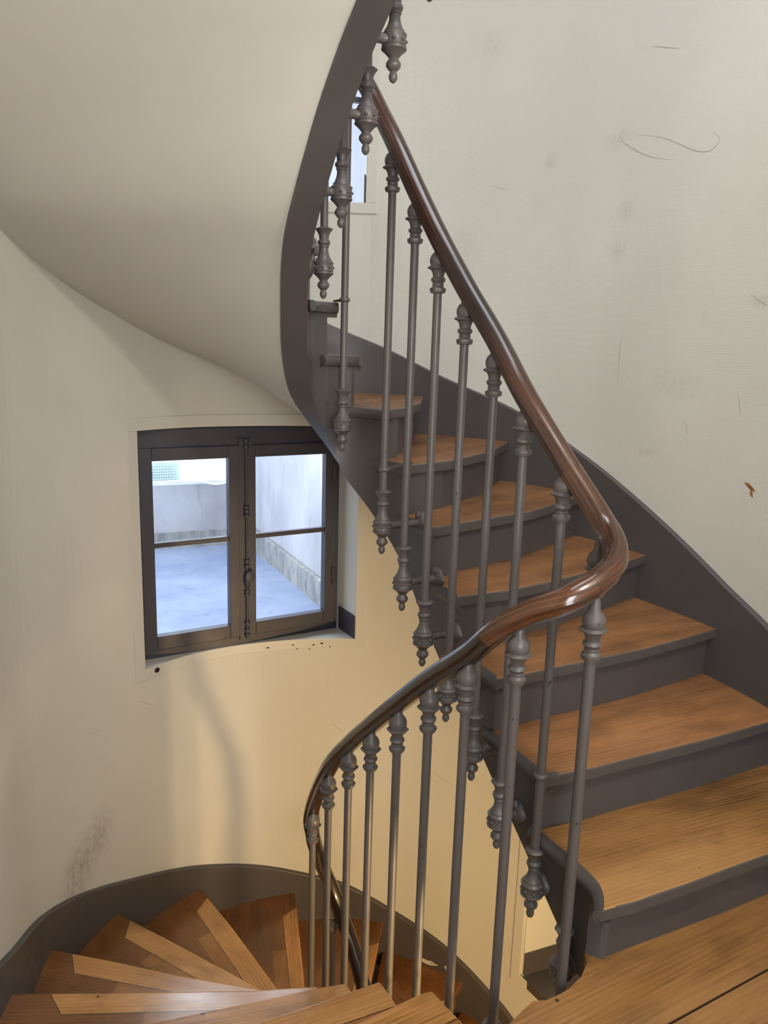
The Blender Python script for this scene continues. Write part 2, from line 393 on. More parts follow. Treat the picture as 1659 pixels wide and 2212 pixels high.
# ------------------------------------------------------------------ openings in the wall (arc range, heights)
W1A, W1B = Vector((-1.038, 3.181)), Vector((-.2195, 3.660))      # sill ends of the casement window
NIA, NIB = (.705, 3.10), (1.06, 2.57)
O1 = (WP.near((-.122, 3.521)), WP.near((-1.004, 3.08)), .012, 1.035)
O2 = (WP.near((-.12, 3.521)), WP.near((-.80, 3.31)), 2.002, 3.0)
O3 = (WP.near(NIB), WP.near(NIA), -1.475, -.35)
O4 = None
OPEN = [O1, O2, O3]
winN = Vector((-(W1B - W1A).y, (W1B - W1A).x)).normalized()
ss = set()
d = 0
while d < WP.L: ss.add(round(d, 4)); d += .04
ss.add(round(WP.L, 4))
for o in OPEN:
    ss.add(round(o[0], 4)); ss.add(round(o[1], 4))
ss = sorted(ss)
zz = sorted(set([-3.2, 4.4] + [round(-3.2 + .25 * i, 3) for i in range(1, 31)] + [o[2] for o in OPEN] + [o[3] for o in OPEN]))
def hole(sa, sb, za, zb):
    sm, zm = (sa + sb) / 2, (za + zb) / 2
    return any(o[0] < sm < o[1] and o[2] < zm < o[3] for o in OPEN)
def outv(s, z=0):
    t = WP.tan(s); nrm = Vector((t.y, -t.x))
    if O1[0] - .05 <= s <= O1[1] + .05:
        nrm = winN
        if z > 1.5: nrm = Vector((-.045, 1)).normalized()
    return WP.at(s) + nrm * .34
def wall_part(name, s0, s1, mat):
    S = [s for s in ss if s0 - 1e-6 <= s <= s1 + 1e-6]; V, F = [], []; idx = {}
    def vid(s, z, k_):
        key = (s, z, k_)
        if key not in idx:
            p = WP.at(s) if k_ == 0 else outv(s, z); idx[key] = len(V); V.append((p.x, p.y, z - (.17 if k_ and z == O1[2] and O1[0] - .01 < s < O1[1] + .01 else 0)))
        return idx[key]
    n = len(S)
    for i in range(n - 1):
        for j in range(len(zz) - 1):
            a, b, c, e = S[i], S[i + 1], zz[j], zz[j + 1]
            if hole(a, b, c, e): continue
            for k_ in (0, 1): F.append((vid(a, c, k_), vid(b, c, k_), vid(b, e, k_), vid(a, e, k_)))
            for (x0, x1, q0, q1, da, db) in ((a, b, c, c, 0, -1), (a, b, e, e, 0, 1), (a, a, c, e, -1, 0), (b, b, c, e, 1, 0)):
                ni, nj = i + da, j + db
                out = ni < 0 or ni >= n - 1 or nj < 0 or nj >= len(zz) - 1 or hole(S[ni], S[ni + 1], zz[nj], zz[nj + 1])
                if out: F.append((vid(x0, q0, 0), vid(x1, q1, 0), vid(x1, q1, 1), vid(x0, q0, 1)))
    o = obj(name, V, F, mat); tag(o, kind='structure'); return o
SPLIT = O1[0] - .035; SPLIT = min(ss, key=lambda x: abs(x - SPLIT))
wr = wall_part('wall_right', 0, SPLIT, 'wall_right')
wl = wall_part('wall_left', SPLIT, WP.L, 'wall_left')
# wall behind the landing, closing the shaft; its unseen window is added for fill
def backwall():
    y0, y1 = -1.55, -1.3; wx0, wx1, wz0, wz1 = .1, 1.15, .7, 2.15
    parts = [boxm(-1.5, wx0, y0, y1, -3.2, 4.4), boxm(wx1, 1.7, y0, y1, -3.2, 4.4), boxm(wx0, wx1, y0, y1, -3.2, wz0), boxm(wx0, wx1, y0, y1, wz1, 4.4)]
    o = obj('wall_back', *merge(*parts), 'wall_left'); tag(o, kind='structure')
    f = empty('added_window_3', (.625, -1.45, .7)); tag(f, kind='structure')
    fr = obj('window_frame', *merge(boxm(wx0, wx0 + .06, -1.47, -1.42, wz0, wz1), boxm(wx1 - .06, wx1, -1.47, -1.42, wz0, wz1), boxm(.595, .655, -1.47, -1.42, wz0, wz1),
        boxm(wx0, wx1, -1.47, -1.42, wz0, wz0 + .06), boxm(wx0, wx1, -1.47, -1.42, wz1 - .06, wz1)), 'frame'); keep(fr, f)
    g = obj('pane', *boxm(wx0 + .05, wx1 - .05, -1.452, -1.448, wz0 + .05, wz1 - .05), 'glass'); keep(g, f)
backwall()
def ceil_slab(name, z0, z1, hx=None):
    outl = [outv(s) for s in ss[::4]] + [outv(ss[-1])]
    if hx:
        parts = []
        x0, x1, y0, y1 = hx
        parts = [boxm(-1.6, x0, -1.5, 3.9, z0, z1), boxm(x1, 1.75, -1.5, 3.9, z0, z1), boxm(x0, x1, -1.5, y0, z0, z1), boxm(x0, x1, y1, 3.9, z0, z1)]
        V, F = merge(*parts)
    else: V, F = boxm(-1.6, 1.75, -1.5, 3.9, z0, z1)
    return V, F
o = obj('ceiling', *ceil_slab('ceiling', 4.36, 4.5, (-.35, 1.25, .2, 2.2)), 'soffit'); tag(o, kind='structure')
o = obj('floor_basement', *ceil_slab('floor', -3.4, -3.2), 'landing'); tag(o, kind='structure')
rl = obj('added_skylight_glass', *boxm(-.33, 1.23, .22, 2.18, 4.40, 4.41), 'glass'); rl.name = 'added_skylight'; tag(rl, kind='structure')  # unseen skylight, added to go with the fill from above

# ------------------------------------------------------------------ string heights along the well (lower edge)
ZB = [(wd(1.17, 1.0) - WELL.L if wd(1.17, 1.0) > 1 else wd(1.17, 1.0), -.27), (wd(1.262, 1.05), -.19), (wd(1.305, 1.206), -.05), (wd(1.31, 1.332), .057), (wd(1.315, 1.476), .165),
      (wd(1.32, 1.568), .235), (wd(1.34, 1.825), .435), (wd(1.35, 1.952), .548), (wd(1.35, 2.087), .688), (wd(1.33, 2.204), .81), (wd(1.265, 2.285), .945), (wd(1.22, 2.30), 1.07),
      (wd(1.155, 2.285), 1.225), (wd(1.105, 2.22), 1.375), (wd(1.065, 2.14), 1.50), (wd(1.032, 2.06), 1.61), (wd(1.008, 1.97), 1.71), (wd(1.0, 1.87), 1.835), (wd(1.0, 1.78), 1.95), (wd(1.0, 1.69), 2.04),
      (wd(1.0, 1.60), 2.11), (wd(.995, 1.5), 2.19), (wd(.99, 1.3), 2.33), (wd(1.02, 1.10), 2.50)]
ZB = [(a if a >= -1 else a, b) for a, b in ZB]
ZB[1] = (ZB[1][0] if ZB[1][0] < 1 else 0.0, ZB[1][1])
ZB = smooth_tab(ZB, 6)
def zbot(s): return lin(ZB, s)
# outer edge of the soffit on the wall
ZS = [(0, -.27), (1, -.10), (2, .08), (3, .26), (4, .43), (5, .60), (6, .77), (7, .94), (8, 1.135), (9, 1.335), (10, 1.495), (11, 1.63), (12, 1.765), (13, 1.93), (14, 2.10), (15, 2.27), (16, 2.44)]
# top of the dark skirting on the wall
SKU = [((1.145, 2.40), .65), ((1.119, 2.437), .671), ((.961, 2.751), .852), ((.753, 3.05), 1.024), ((.542, 3.255), 1.154), ((.248, 3.434), 1.274), ((-.021, 3.514), 1.395), ((-.285, 3.511), 1.494),
       ((-.80, 3.31), 1.73), ((-1.06, 2.99), 1.90), ((-1.18, 2.68), 2.07), ((-1.205, 2.38), 2.24), ((-1.18, 2.08), 2.41), ((-1.15, 1.72), 2.58), ((-1.135, 1.35), 2.75), ((-1.13, .95), 2.90)]
SKL = [((1.30, 1.7), -2.35), ((1.145, 2.40), -2.08), ((.90, 2.86), -1.90), ((.666, 3.145), -1.71), ((.573, 3.231), -1.663), ((.373, 3.367), -1.552), ((.112, 3.486), -1.457), ((-.157, 3.521), -1.329),
       ((-.348, 3.501), -1.266), ((-.575, 3.434), -1.178), ((-.835, 3.284), -1.077), ((-1.042, 3.015), -.943), ((-1.189, 2.64), -.762), ((-1.203, 2.333), -.638), ((-1.15, 1.9), -.47), ((-1.14, 1.5), -.30),
       ((-1.13, 1.1), -.12), ((-1.13, .7), .08)]
def skirting(tab, name, parent, base=None):
    T = smooth_tab([(WP.near(p), z) for p, z in tab], 8)
    S = [T[0][0] + (T[-1][0] - T[0][0]) * i / 150 for i in range(151)]
    top = [lin(T, s) for s in S]
    ins = [wallat(s, -.022) for s in S]; outs = [wallat(s, .01) for s in S]
    V, F = band(ins, outs, [z - .36 for z in top], top)
    return obj(name, V, F, 'paint', parent, smooth=True, auto=True, bevel=.004)

# ------------------------------------------------------------------ upper staircase
up_st = empty('staircase', (0, 0, 0))
tag(up_st, 'upper flight with orange-brown wooden treads and dark taupe risers climbing along the right wall', 'staircase')
def uvline(a, b):
    a = Vector(a[:2]); t = (Vector(b[:2]) - a).normalized(); nn = Vector((-t.y, t.x))
    return lambda co: ((Vector(co[:2]) - a).dot(t) + co[2] * .001, (Vector(co[:2]) - a).dot(nn) + co[2] * .02)
RET = .014                # width of the painted return nosing
LAST = 16
def srange(a, b, step=.02):
    n = max(2, int(abs(b - a) / step)); return [a + (b - a) * i / n for i in range(n + 1)]
for t in range(1, LAST):
    z1 = t * H; z0 = z1 - (.034 if t < 8 else .020)
    nz = nose(t); nx = nose(t + 1) if t + 1 <= LAST - 0 else nose(t)
    back = shift_poly(nx, .035 if t < 8 else .015)        # the tread runs a little under the next riser
    s_a = SIN[t] if t > 1 else wd(1.262, 1.05); s_b = SIN[t + 1]
    if t == 1: s_a = -.052
    so_a, so_b = SOUT[t], SOUT[t + 1]
    side = [well(s, RET) for s in srange(s_a + (.028 if t > 1 else .002), s_b + .03)]
    outer = [wallat(s, -.008) for s in srange(so_a, so_b + (.07 if t < 8 else .02), .035)]
    poly = clean([nz[0].lerp(nz[1], 0)] + nz[1:-1] + outer + back[::-1][1:-1] + side[::-1]) if t > 1 else clean(nz[1:-1] + outer + back[::-1][1:-1] + side[::-1])
    V, F = prism_ng(poly, z0, z1)
    tr = obj('tread', V, F, None, up_st, uv=uvline(nz[1], nz[-1]) if t == 1 else uvline(nz[0], nz[-1]), mats=['tread' if t > 1 else 'landing', 'nosing'], fmat=lambda p: 0 if p.normal.z > .7 else 1, bevel=.005)
    # painted return nosing along the well with a small cove below
    S = srange(s_a, s_b + .05, .012)
    def prof(s, zt):
        return [(0.006, zt - .001), (-.004, zt - .010), (-.006, zt - .02), (0.0, zt - .033), (.018, zt - .034), (.018, zt - .048), (RET + .02, zt - .048), (RET + .001, zt - .034), (RET + .001, zt)]
    V, F = [], []
    for i, s in enumerate(S):
        for off, zt in prof(s, z1 - .0005):
            q = well(s, off); V.append((q.x, q.y, zt))
    m = len(prof(0, 0))
    for i in range(len(S) - 1):
        for j in range(m): F.append((i * m + j, i * m + (j + 1) % m, (i + 1) * m + (j + 1) % m, (i + 1) * m + j))
    F += [tuple(range(m)), tuple(range((len(S) - 1) * m, len(S) * m))]
    rn = obj('return_nosing', V, F, 'nosing', tr, smooth=True, auto=True)
    if t == 1: tag(rn, 'painted nosing bent round the end of the well')
    # riser under this tread
    rl_ = shift_poly(nz, .03); rl2 = shift_poly(nz, .05)
    q0 = well(SIN[t] + .036, .036) if t > 1 else Vector((.553, 1.56))
    if t == 1:
        rl_ = [Vector(q) for q in [(.553, 1.56), (.645, 1.603), (.768, 1.66), (.894, 1.718), (1.05, 1.797)]] + [wallat(WP.near((1.31, 1.93)), -.01)]
        rl2 = shift_poly(rl_, .02)
    else:
        rl_[0] = q0; rl2[0] = q0 + (rl2[1] - rl_[1])
    e_ = (rl_[-1] - rl_[-2]).normalized() * .05; rl_.append(rl_[-1] + e_); rl2.append(rl2[-1] + e_)
    V, F = band(rl_, rl2, [z1 - H + (.06 if t > 8 else -.01)] * len(rl_), [z0] * len(rl_))
    obj('riser', V, F, 'paint', up_st)
# inner string of the upper flight: stepped top, curved lower edge
sA = 0.0; sB = SIN[16]
S = []
steps = sorted((SIN[t], t) for t in range(2, LAST))
cuts = [x for x, _ in steps]
base = srange(sA, sB, .015)
for s in sorted(base + [c + .028 for c in cuts] + [c + .0285 for c in cuts]): S.append(s)
def ztop(s):
    t = 1
    for c, k_ in steps:
        if s > c + .0282: t = k_
    return t * H - .036
ins = [well(s, .02) for s in S]; outs = [well(s, .034 + .066 * min(1, max(0, (s - .03) / .12))) for s in S]
V, F = band(ins, outs, [zbot(s) for s in S], [ztop(s) for s in S])
obj('inner_string', V, F, 'paint', up_st, smooth=True, auto=True)
skirting([((1.32, 1.60), .24), ((1.25, 2.08), .50)] + SKU, 'wall_string', up_st)
# bull-nosed end block of the string below tread one
blk = [well(s, .02) for s in srange(-.0, .10, .01)] + [Vector((.56, 1.60)), Vector((.553, 1.56)), Vector((.507, 1.568))]
V, F = prism(clean(blk), -.02, H - .034); obj('string_end', V, F, 'paint', up_st)
# soffit
def soffit(dz, name, parent, lo=1, hi=16, mat='soffit'):
    V, F = [], []; NI, NJ = 120, 14
    TS = smooth_tab([(t, SIN[t]) for t in range(1, 17)], 6); TO = smooth_tab([(t, SOUT[t]) for t in range(0, 17)], 6)
    for k_ in (0, 1):
        for i in range(NI + 1):
            t = lo + (hi - lo) * i / NI
            s = lin(TS, t); so_ = lin(TO, t); so_ = lin(TO, t - .3); a = well(s, .09); b = wallat(so_, .02)
            za = zbot(s) + .012; zb_ = lin(ZS, t - .3)
            for j in range(NJ + 1):
                f = j / NJ; q = a.lerp(b, f)
                z = za + (zb_ - za) * f ** .6
                V.append((q.x, q.y, z + dz + k_ * .03))
    N1 = (NI + 1) * (NJ + 1)
    for k_ in (0, 1):
        for i in range(NI):
            for j in range(NJ):
                a = k_ * N1 + i * (NJ + 1) + j; F.append((a, a + 1, a + NJ + 2, a + NJ + 1))
    return obj(name, V, F, mat, parent, smooth=True)
sf = soffit(0, 'soffit', up_st); tag(sf, 'smooth cream plastered underside')

# ------------------------------------------------------------------ landing floor
cut = [(.356, 1.426), (.387, 1.430), (.415, 1.444), (.446, 1.464), (.480, 1.498), (.504, 1.539), (.507, 1.574)]
fp = [(-1.15, .25), (-.6, .75), (0.0, 1.13), (.20, 1.285), (.296, 1.366)] + cut + [(.53, 1.62), (.62, 1.70), (1.35, 2.05), (1.36, 1.0), (1.36, -1.35), (-1.16, -1.35)]
V, F = prism(clean([Vector(q) for q in fp]), -.035, 0)
fl = obj('floor', V, F, None, uv=uvline((.64, 1.378), (.923, 1.535)), mats=['landing', 'oldboard'], fmat=lambda p: 0)
tag(fl, kind='structure')
V, F = prism(clean([Vector(q) for q in [(x - .012, y - .012) for x, y in fp[:5]] + [(x + .012, y - .01) for x, y in cut] + fp[12:]]), -.27, -.035)
o = obj('ceiling_below_landing', V, F, 'soffit'); tag(o, kind='structure')
# seam and front board: one long joint in the landing boards
a = Vector((.30, 1.19)); b = Vector((1.32, 1.755)); tt = (b - a).normalized(); nn = Vector((-tt.y, tt.x)) * .0022
V, F = prism([a + nn, b + nn, b - nn, a - nn], -.002, .0006)
k_ = NT('joint_gap'); k_.fin(srgb(40, 26, 16), .8, .2); M['gap'] = k_.m
o = obj('trim_1', V, F, 'gap'); tag(o, kind='structure')
# landing above
fpu = [(-1.15, .25), (-.6, .75), (.20, 1.285), (.40, 1.43), (.507, 1.574), (.62, 1.70), (1.35, 2.05), (1.36, -1.35), (-1.16, -1.35)]
V, F = prism([Vector(q) for q in fpu], 2.58, STOREY); o = obj('ceiling_above_landing', V, F, 'soffit'); tag(o, kind='structure')

# ------------------------------------------------------------------ lower staircase
lo_st = empty('staircase', (0, 0, 0))
tag(lo_st, 'lower flight of old unpainted oak winders fanning down round the curved left wall', 'staircase')
LN = {0: [(.356, 1.426), (.296, 1.366), (.20, 1.285), (0.0, 1.13), (-.6, .75), (-1.13, .35)],
      1: [(.155, 1.629), (.122, 1.616), (.048, 1.571), (-.036, 1.521), (-1.13, .90)],
      2: [(.037, 1.839), (-.036, 1.803), (-.132, 1.758), (-.296, 1.683), (-1.13, 1.32)],
      3: [(-.064, 2.009), (-.138, 1.988), (-.325, 1.929), (-.645, 1.834), (-1.14, 1.70)],
      4: [(-.166, 2.171), (-.377, 2.144), (-.748, 2.121), (-1.165, 2.10)],
      5: [(-.235, 2.30), (-.391, 2.326), (-.702, 2.378), (-.938, 2.43), (-1.207, 2.481)],
      6: [(-.262, 2.40), (-.422, 2.507), (-.53, 2.568), (-.80, 2.72), (-1.104, 2.885)],
      7: [(-.245, 2.48), (-.383, 2.693), (-.633, 3.023), (-.842, 3.278)],
      8: [(-.205, 2.545), (-.286, 2.886), (-.40, 3.49)],
      9: [(-.075, 2.585), (.0, 3.05), (.065, 3.50)],
      10: [(.03, 2.52), (.28, 2.93), (.475, 3.31)],
      11: [(.085, 2.45), (.45, 2.75), (.79, 3.01)],
      12: [(.13, 2.34), (.55, 2.52), (1.0, 2.70)],
      13: [(.20, 2.20), (.65, 2.32), (1.15, 2.42)],
      14: [(.30, 2.03), (.75, 2.1), (1.27, 2.12)],
      15: [(.42, 1.82), (.9, 1.8), (1.32, 1.78)]}
def lower_tread(k_):
    nz = [Vector(q) for q in LN[k_]]; prev = [Vector(q) for q in LN[k_ - 1]]      # prev = nosing of the step above, behind this tread
    z1 = -k_ * H; z0 = z1 - .036
    so_a = WP.near(nz[-1]); so_b = WP.near(prev[-1])
    back = shift_poly(prev, -.0)
    outer = [wallat(s, -.006) for s in srange(so_a, so_b - .04 if so_b < so_a else so_b, .04)]
    si_a = WELL.near(nz[0]); si_b = WELL.near(prev[0])
    if k_ == 1: side = [nz[0], Vector((.25, 1.50)), Vector((.34, 1.42))]
    else:
        if si_b < si_a: si_a, si_b = si_a, si_b
        side = [well(s, 0.0) for s in srange(si_a, si_b, .02)]
    bk = []
    for i, q in enumerate(prev):      # move towards next-up tread so it tucks under
        t_ = (prev[min(len(prev) - 1, i + 1)] - prev[max(0, i - 1)]).normalized(); bk.append(q + Vector((-t_.y, t_.x)) * -.0)
    poly = clean([side[0]] + nz[1:-1] + outer + bk[::-1][1:-1] + side[::-1][:-1])
    V, F = prism_ng(poly, z0, z1)
    tr = obj('tread', V, F, 'oldboard', lo_st, uv=uvline(nz[-1], nz[0]), bevel=.009)
    c = sum(poly, Vector((0, 0))) / len(poly)
    # riser below this tread's nosing, set back under it
    m0, m1 = nz[0], nz[-1]; tdir = (m1 - m0).normalized(); per = Vector((-tdir.y, tdir.x))
    if (c - (m0 + m1) / 2).dot(per) < 0: per = -per
    r1 = [q + per * .03 for q in nz]; r2 = [q + per * .05 for q in nz]
    V, F = band(r1, r2, [z1 - H] * len(r1), [z0] * len(r1)); obj('riser', V, F, 'landing', lo_st, uv=lambda co: (co[0] + co[1], co[2]))
for k_ in range(1, 16): lower_tread(k_)
nz = [Vector(q) for q in LN[0]]; r1 = [q + Vector((.02, -.03)) for q in nz]; r2 = [q + Vector((.03, -.05)) for q in nz]
V, F = band(r1, r2, [-H] * len(r1), [-.036] * len(r1)); obj('riser', V, F, 'landing', lo_st, uv=lambda co: (co[0] + co[1], co[2]))
sk = skirting(SKL, 'wall_string', lo_st); tag(sk, 'dark taupe painted skirting')
S = srange(SIN[2], SIN[16], .02)
ins = [well(s, .02) for s in S]; outs = [well(s, .10) for s in S]
topz = [min(zbot(s) - STOREY + .30, -.045) for s in S]
def low_top(s):
    q = well(s, .05); best = -99
    return zbot(s) - STOREY + .20
V, F = band(ins, outs, [zbot(s) - STOREY for s in S], [low_top(s) for s in S])
st_ = obj('inner_string', V, F, 'paint', lo_st, smooth=True, auto=True); tag(st_, 'dark taupe painted string')
soffit(-STOREY, 'soffit', lo_st, 2, 16)
# fascia of the landing at the end of the well
S = srange(wd(1.07, 1.035), wd(1.07, 1.035) + .27, .02)
V, F = band([well(s, .014) for s in S], [well(s, .06) for s in S], [-.27] * len(S), [-.036] * len(S))
o = obj('trim_2', V, F, 'paint', None, smooth=True, auto=True); tag(o, kind='structure')

# ------------------------------------------------------------------ railing
rail = empty('stair_railing', (0, 0, 0))
tag(rail, 'polished dark wooden handrail on slim taupe iron balusters winding round the narrow stairwell', 'railing')
BL = 1.17
FIN = [(0, .002), (.003, .0065), (.009, .0100), (.016, .0105), (.022, .0085), (.025, .0075), (.029, .0125), (.036, .0178), (.043, .0178), (.050, .0125), (.054, .0115), (.058, .0150), (.064, .0205), (.069, .0265), (.0715, .0300),
       (.075, .0300), (.0765, .0275), (.0785, .0275), (.080, .0292), (.083, .0280), (.098, .0280), (.101, .0295), (.104, .0300), (.1065, .0270), (.110, .0235), (.113, .0235), (.116, .0205), (.126, .0160), (.136, .0135), (.146, .0132), (.148, .0155), (.151, .0155),
       (.153, .0140), (.156, .0178), (.161, .0195), (.166, .0178), (.169, .0140), (.180, .0150), (.189, .0180), (.195, .0225), (.199, .0250), (.202, .0215), (.205, .0125)]
finial_vf = lathe(FIN, 28, lambda z, a: (.03 * math.cos(8 * a) if .084 < z < .097 else .05 * math.cos(6 * a) if z > .186 else 0))
# small studs on the belly of the finial
studs = []
for j in range(8):
    a = 2 * math.pi * j / 8; m = Matrix.Translation((.0285 * math.cos(a), .0285 * math.sin(a), .0895))
    studs.append(xf(lathe([(-.004, .001), (-.003, .003), (0, .0045), (.003, .003), (.004, .001)], 8), m))
finial_vf = merge(finial_vf, *studs)
CAP = [(-.105, .0115), (-.104, .018), (-.098, .0205), (-.092, .0205), (-.089, .016), (-.086, .0145), (-.084, .0155), (-.081, .0155), (-.079, .0135), (-.076, .0165), (-.071, .020), (-.066, .0185), (-.063, .0145), (-.056, .0155),
       (-.048, .0185), (-.044, .0215), (-.042, .027), (-.039, .0285), (-.036, .025), (-.034, .0215), (-.026, .0242), (-.016, .0242), (-.007, .0205), (.001, .013), (.03, .008)]
cap_vf = lathe(CAP, 24, lambda z, a: .06 * math.cos(6 * a) if (-.046 < z < -.035 or z < -.09) else 0)
def bracket_vf(L):
    """horizontal arm towards +x ending in a rosette on the string"""
    arm = [(0.018, .016), (.028, .0115), (max(.034, L * .6), .0115), (L - .018, .014), (L - .013, .024), (L - .006, .031), (L, .032)]
    v, f = lathe([(z, r) for z, r in arm], 16, lambda z, a: .10 * math.cos(4 * a) if z > L - .014 else 0)
    m = Matrix(((0, 0, 1, 0), (0, 1, 0, 0), (-1, 0, 0, 0), (0, 0, 0, 1)))
    r = xf((v, f), m)
    leaf = xf(lathe([(-.014, .002), (-.008, .008), (0, .0105), (.008, .008), (.014, .002)], 12), Matrix.Translation((L - .013, 0, .025)))
    return merge(r, leaf)
def mesh_of(name, vf, mat, smooth=True):
    o = obj(name, *vf, mat, None, smooth, auto=True); me = o.data; bpy.data.objects.remove(o); return me
ME_F = mesh_of('finial', finial_vf, 'iron'); ME_C = mesh_of('cap', cap_vf, 'iron')
ME_R = mesh_of('rod', lathe([(.20, .0116), (BL - .10, .0116)], 16), 'iron')
ringp = [(-.007, .0108), (-.006, .015), (-.003, .0175), (.003, .0175), (.006, .015), (.007, .0108)]
def link(name, me, parent, loc=(0, 0, 0), rz=0):
    o = bpy.data.objects.new(name, me); COL.objects.link(o); o.parent = parent; o.location = loc; o.rotation_euler = (0, 0, rz); return o
UPB = [(.482, 1.664, .955), (.415, 1.762, 1.105), (.330, 1.845, 1.246), (.266, 1.955, 1.379), (.196, 2.052, 1.505), (.126, 2.136, 1.638), (.063, 2.232, 1.775), (-.004, 2.330, 1.926), (-.1455, 2.53, 2.219),
       (-.202, 2.39, 2.696), (-.141, 2.207, 2.872), (-.075, 2.103, 3.035), (-.010, 1.994, 3.17), (.065, 1.869, 3.296)]
UPB += [(*nu(1.045, 1.40), 3.42), (*nu(1.045, 1.25), 3.54), (*nu(1.07, 1.12), 3.64)]
LOB = [(.438, 1.503, .869), (.292, 1.528, .80), (.201, 1.641, .676), (.126, 1.766, .558), (.054, 1.888, .433), (-.017, 2.006, .308), (-.083, 2.114, .187), (-.150, 2.221, .045), (-.214, 2.392, -.20),
       (-.142, 2.52, -.655), (-.004, 2.33, -.934), (.063, 2.232, -1.085), (.126, 2.136, -1.222), (.196, 2.052, -1.355), (.266, 1.955, -1.481)]
rings = {1: (2 * H, nose(2)[0]), 7: (6 * H, nose(6)[0]), 8: (9 * H, nose(9)[0])}
FACE = Path([(q.x, q.y) for q in [well(WELL.L * i / 400, .02) for i in range(400)]], True)
for i, (x, y, zc) in enumerate(UPB + LOB):
    b = link('baluster', ME_R, rail, (x, y, zc - BL))
    link('finial', ME_F, b); link('cap', ME_C, b, (0, 0, BL))
    f = FACE.at(FACE.near((x, y))); dv = f - Vector((x, y)); L = dv.length; ang = math.atan2(dv.y, dv.x)
    br = obj('bracket', *bracket_vf(L), 'iron', None, True, auto=True); br.parent = b; br.location = (0, 0, .090); br.rotation_euler = (0, 0, ang)
    if i in rings:
        z, tgt = rings[i]; zl = z - (zc - BL) + .004
        dv = Vector(tgt[:2]) - Vector((x, y)); tgt2 = Vector(tgt[:2]) + dv.normalized() * .03; dv = tgt2 - Vector((x, y)); t_ = dv.normalized(); n_ = Vector((-t_.y, t_.x)) * .007
        strip = prism([t_ * .012 + n_, t_ * .012 - n_, dv - n_ * 1.6, dv + n_ * 1.6], zl - .002, zl + .003)
        rg = merge(xf(lathe(ringp, 20), Matrix.Translation((0, 0, zl))), strip)
        o = obj('collar', *rg, 'iron', None, True, auto=True); o.parent = b
# handrail path
LIFT = .034
pts = [Vector((x, y, z + LIFT)) for x, y, z in UPB[::-1]]
# insert a point on the far turn between the eighth and tenth balusters
far = pts.index(min(pts, key=lambda v: abs(v.z - (2.223 + LIFT))))
pts[far] = Vector((-.142, 2.515, 2.257))
pts.insert(far, Vector((-.192, 2.475, 2.50)))
pts.insert(far + 2, Vector((-.068, 2.445, 2.10)))
pts = pts[:-1] + [Vector((.479, 1.682, 1.035)), Vector((.497, 1.610, .988)), Vector((.478, 1.545, .955)), Vector((.428, 1.497, .928)), Vector((.366, 1.478, .898)), Vector((.308, 1.513, .858)), Vector((.252, 1.565, .798))]
low = [Vector((x, y, z + LIFT)) for x, y, z in LOB[2:9]] + [Vector((-.222, 2.455, -.31)), Vector((-.192, 2.505, -.47)), Vector((-.142, 2.525, -.62)), Vector((-.066, 2.44, -.77))] + \
      [Vector((x, y, z + LIFT)) for x, y, z in LOB[10:]]
full = cr(pts + low, 14)
hw, hh = .0265, .023
prof = []
for a in range(0, 181, 15):
    c_, s_ = math.cos(R(a)), math.sin(R(a)); prof.append((hw * c_ * (1 - .06 * s_), .004 + hh * s_))
prof += [(-.0275, -.003), (-.024, -.0075), (-.020, -.010), (-.0185, -.020), (-.012, -.0225), (.012, -.0225), (.0185, -.020), (.020, -.010), (.024, -.0075), (.0275, -.003)]
iA = min(range(len(full)), key=lambda i: (full[i] - Vector((.425, 1.745, 1.12))).length)
iB = min(range(len(full)), key=lambda i: (full[i] - Vector((.425, 1.497, .926))).length)
iC = min(range(len(full)), key=lambda i: (full[i] - Vector((.235, 1.585, .775))).length)
def rail_piece(name, i0, i1, mat):
    seg = [p.copy() for p in full[i0:i1 + 1]]
    seg[0] += (seg[1] - seg[0]) * .04; V, F = sweep(seg, prof)
    L_ = [0]
    for a_, b_ in zip(seg, seg[1:]): L_.append(L_[-1] + (b_ - a_).length)
    o = obj(name, V, F, mat, rail, smooth=True, auto=True)
    ul = o.data.uv_layers[0]; n = len(prof)
    for lp in o.data.loops:
        vi = lp.vertex_index; ul.data[lp.index].uv = (L_[vi // n], (vi % n) / n * .16)
    return o
rail_piece('handrail', 0, iA, 'rail')
tag(rail_piece('handrail', iA, iB, 'railbend'), 'lighter brown bend of the handrail')
tag(rail_piece('handrail', iB, iC, 'railbend'), 'lighter brown piece of the handrail below the bend')
rail_piece('handrail', iC, len(full) - 1, 'raildark')
fl_ = [p - Vector((0, 0, .026)) for p in full]
V, F = sweep(fl_, [(-.011, -.003), (.011, -.003), (.011, .003), (-.011, .003)]); obj('rail_bar', V, F, 'iron', rail)

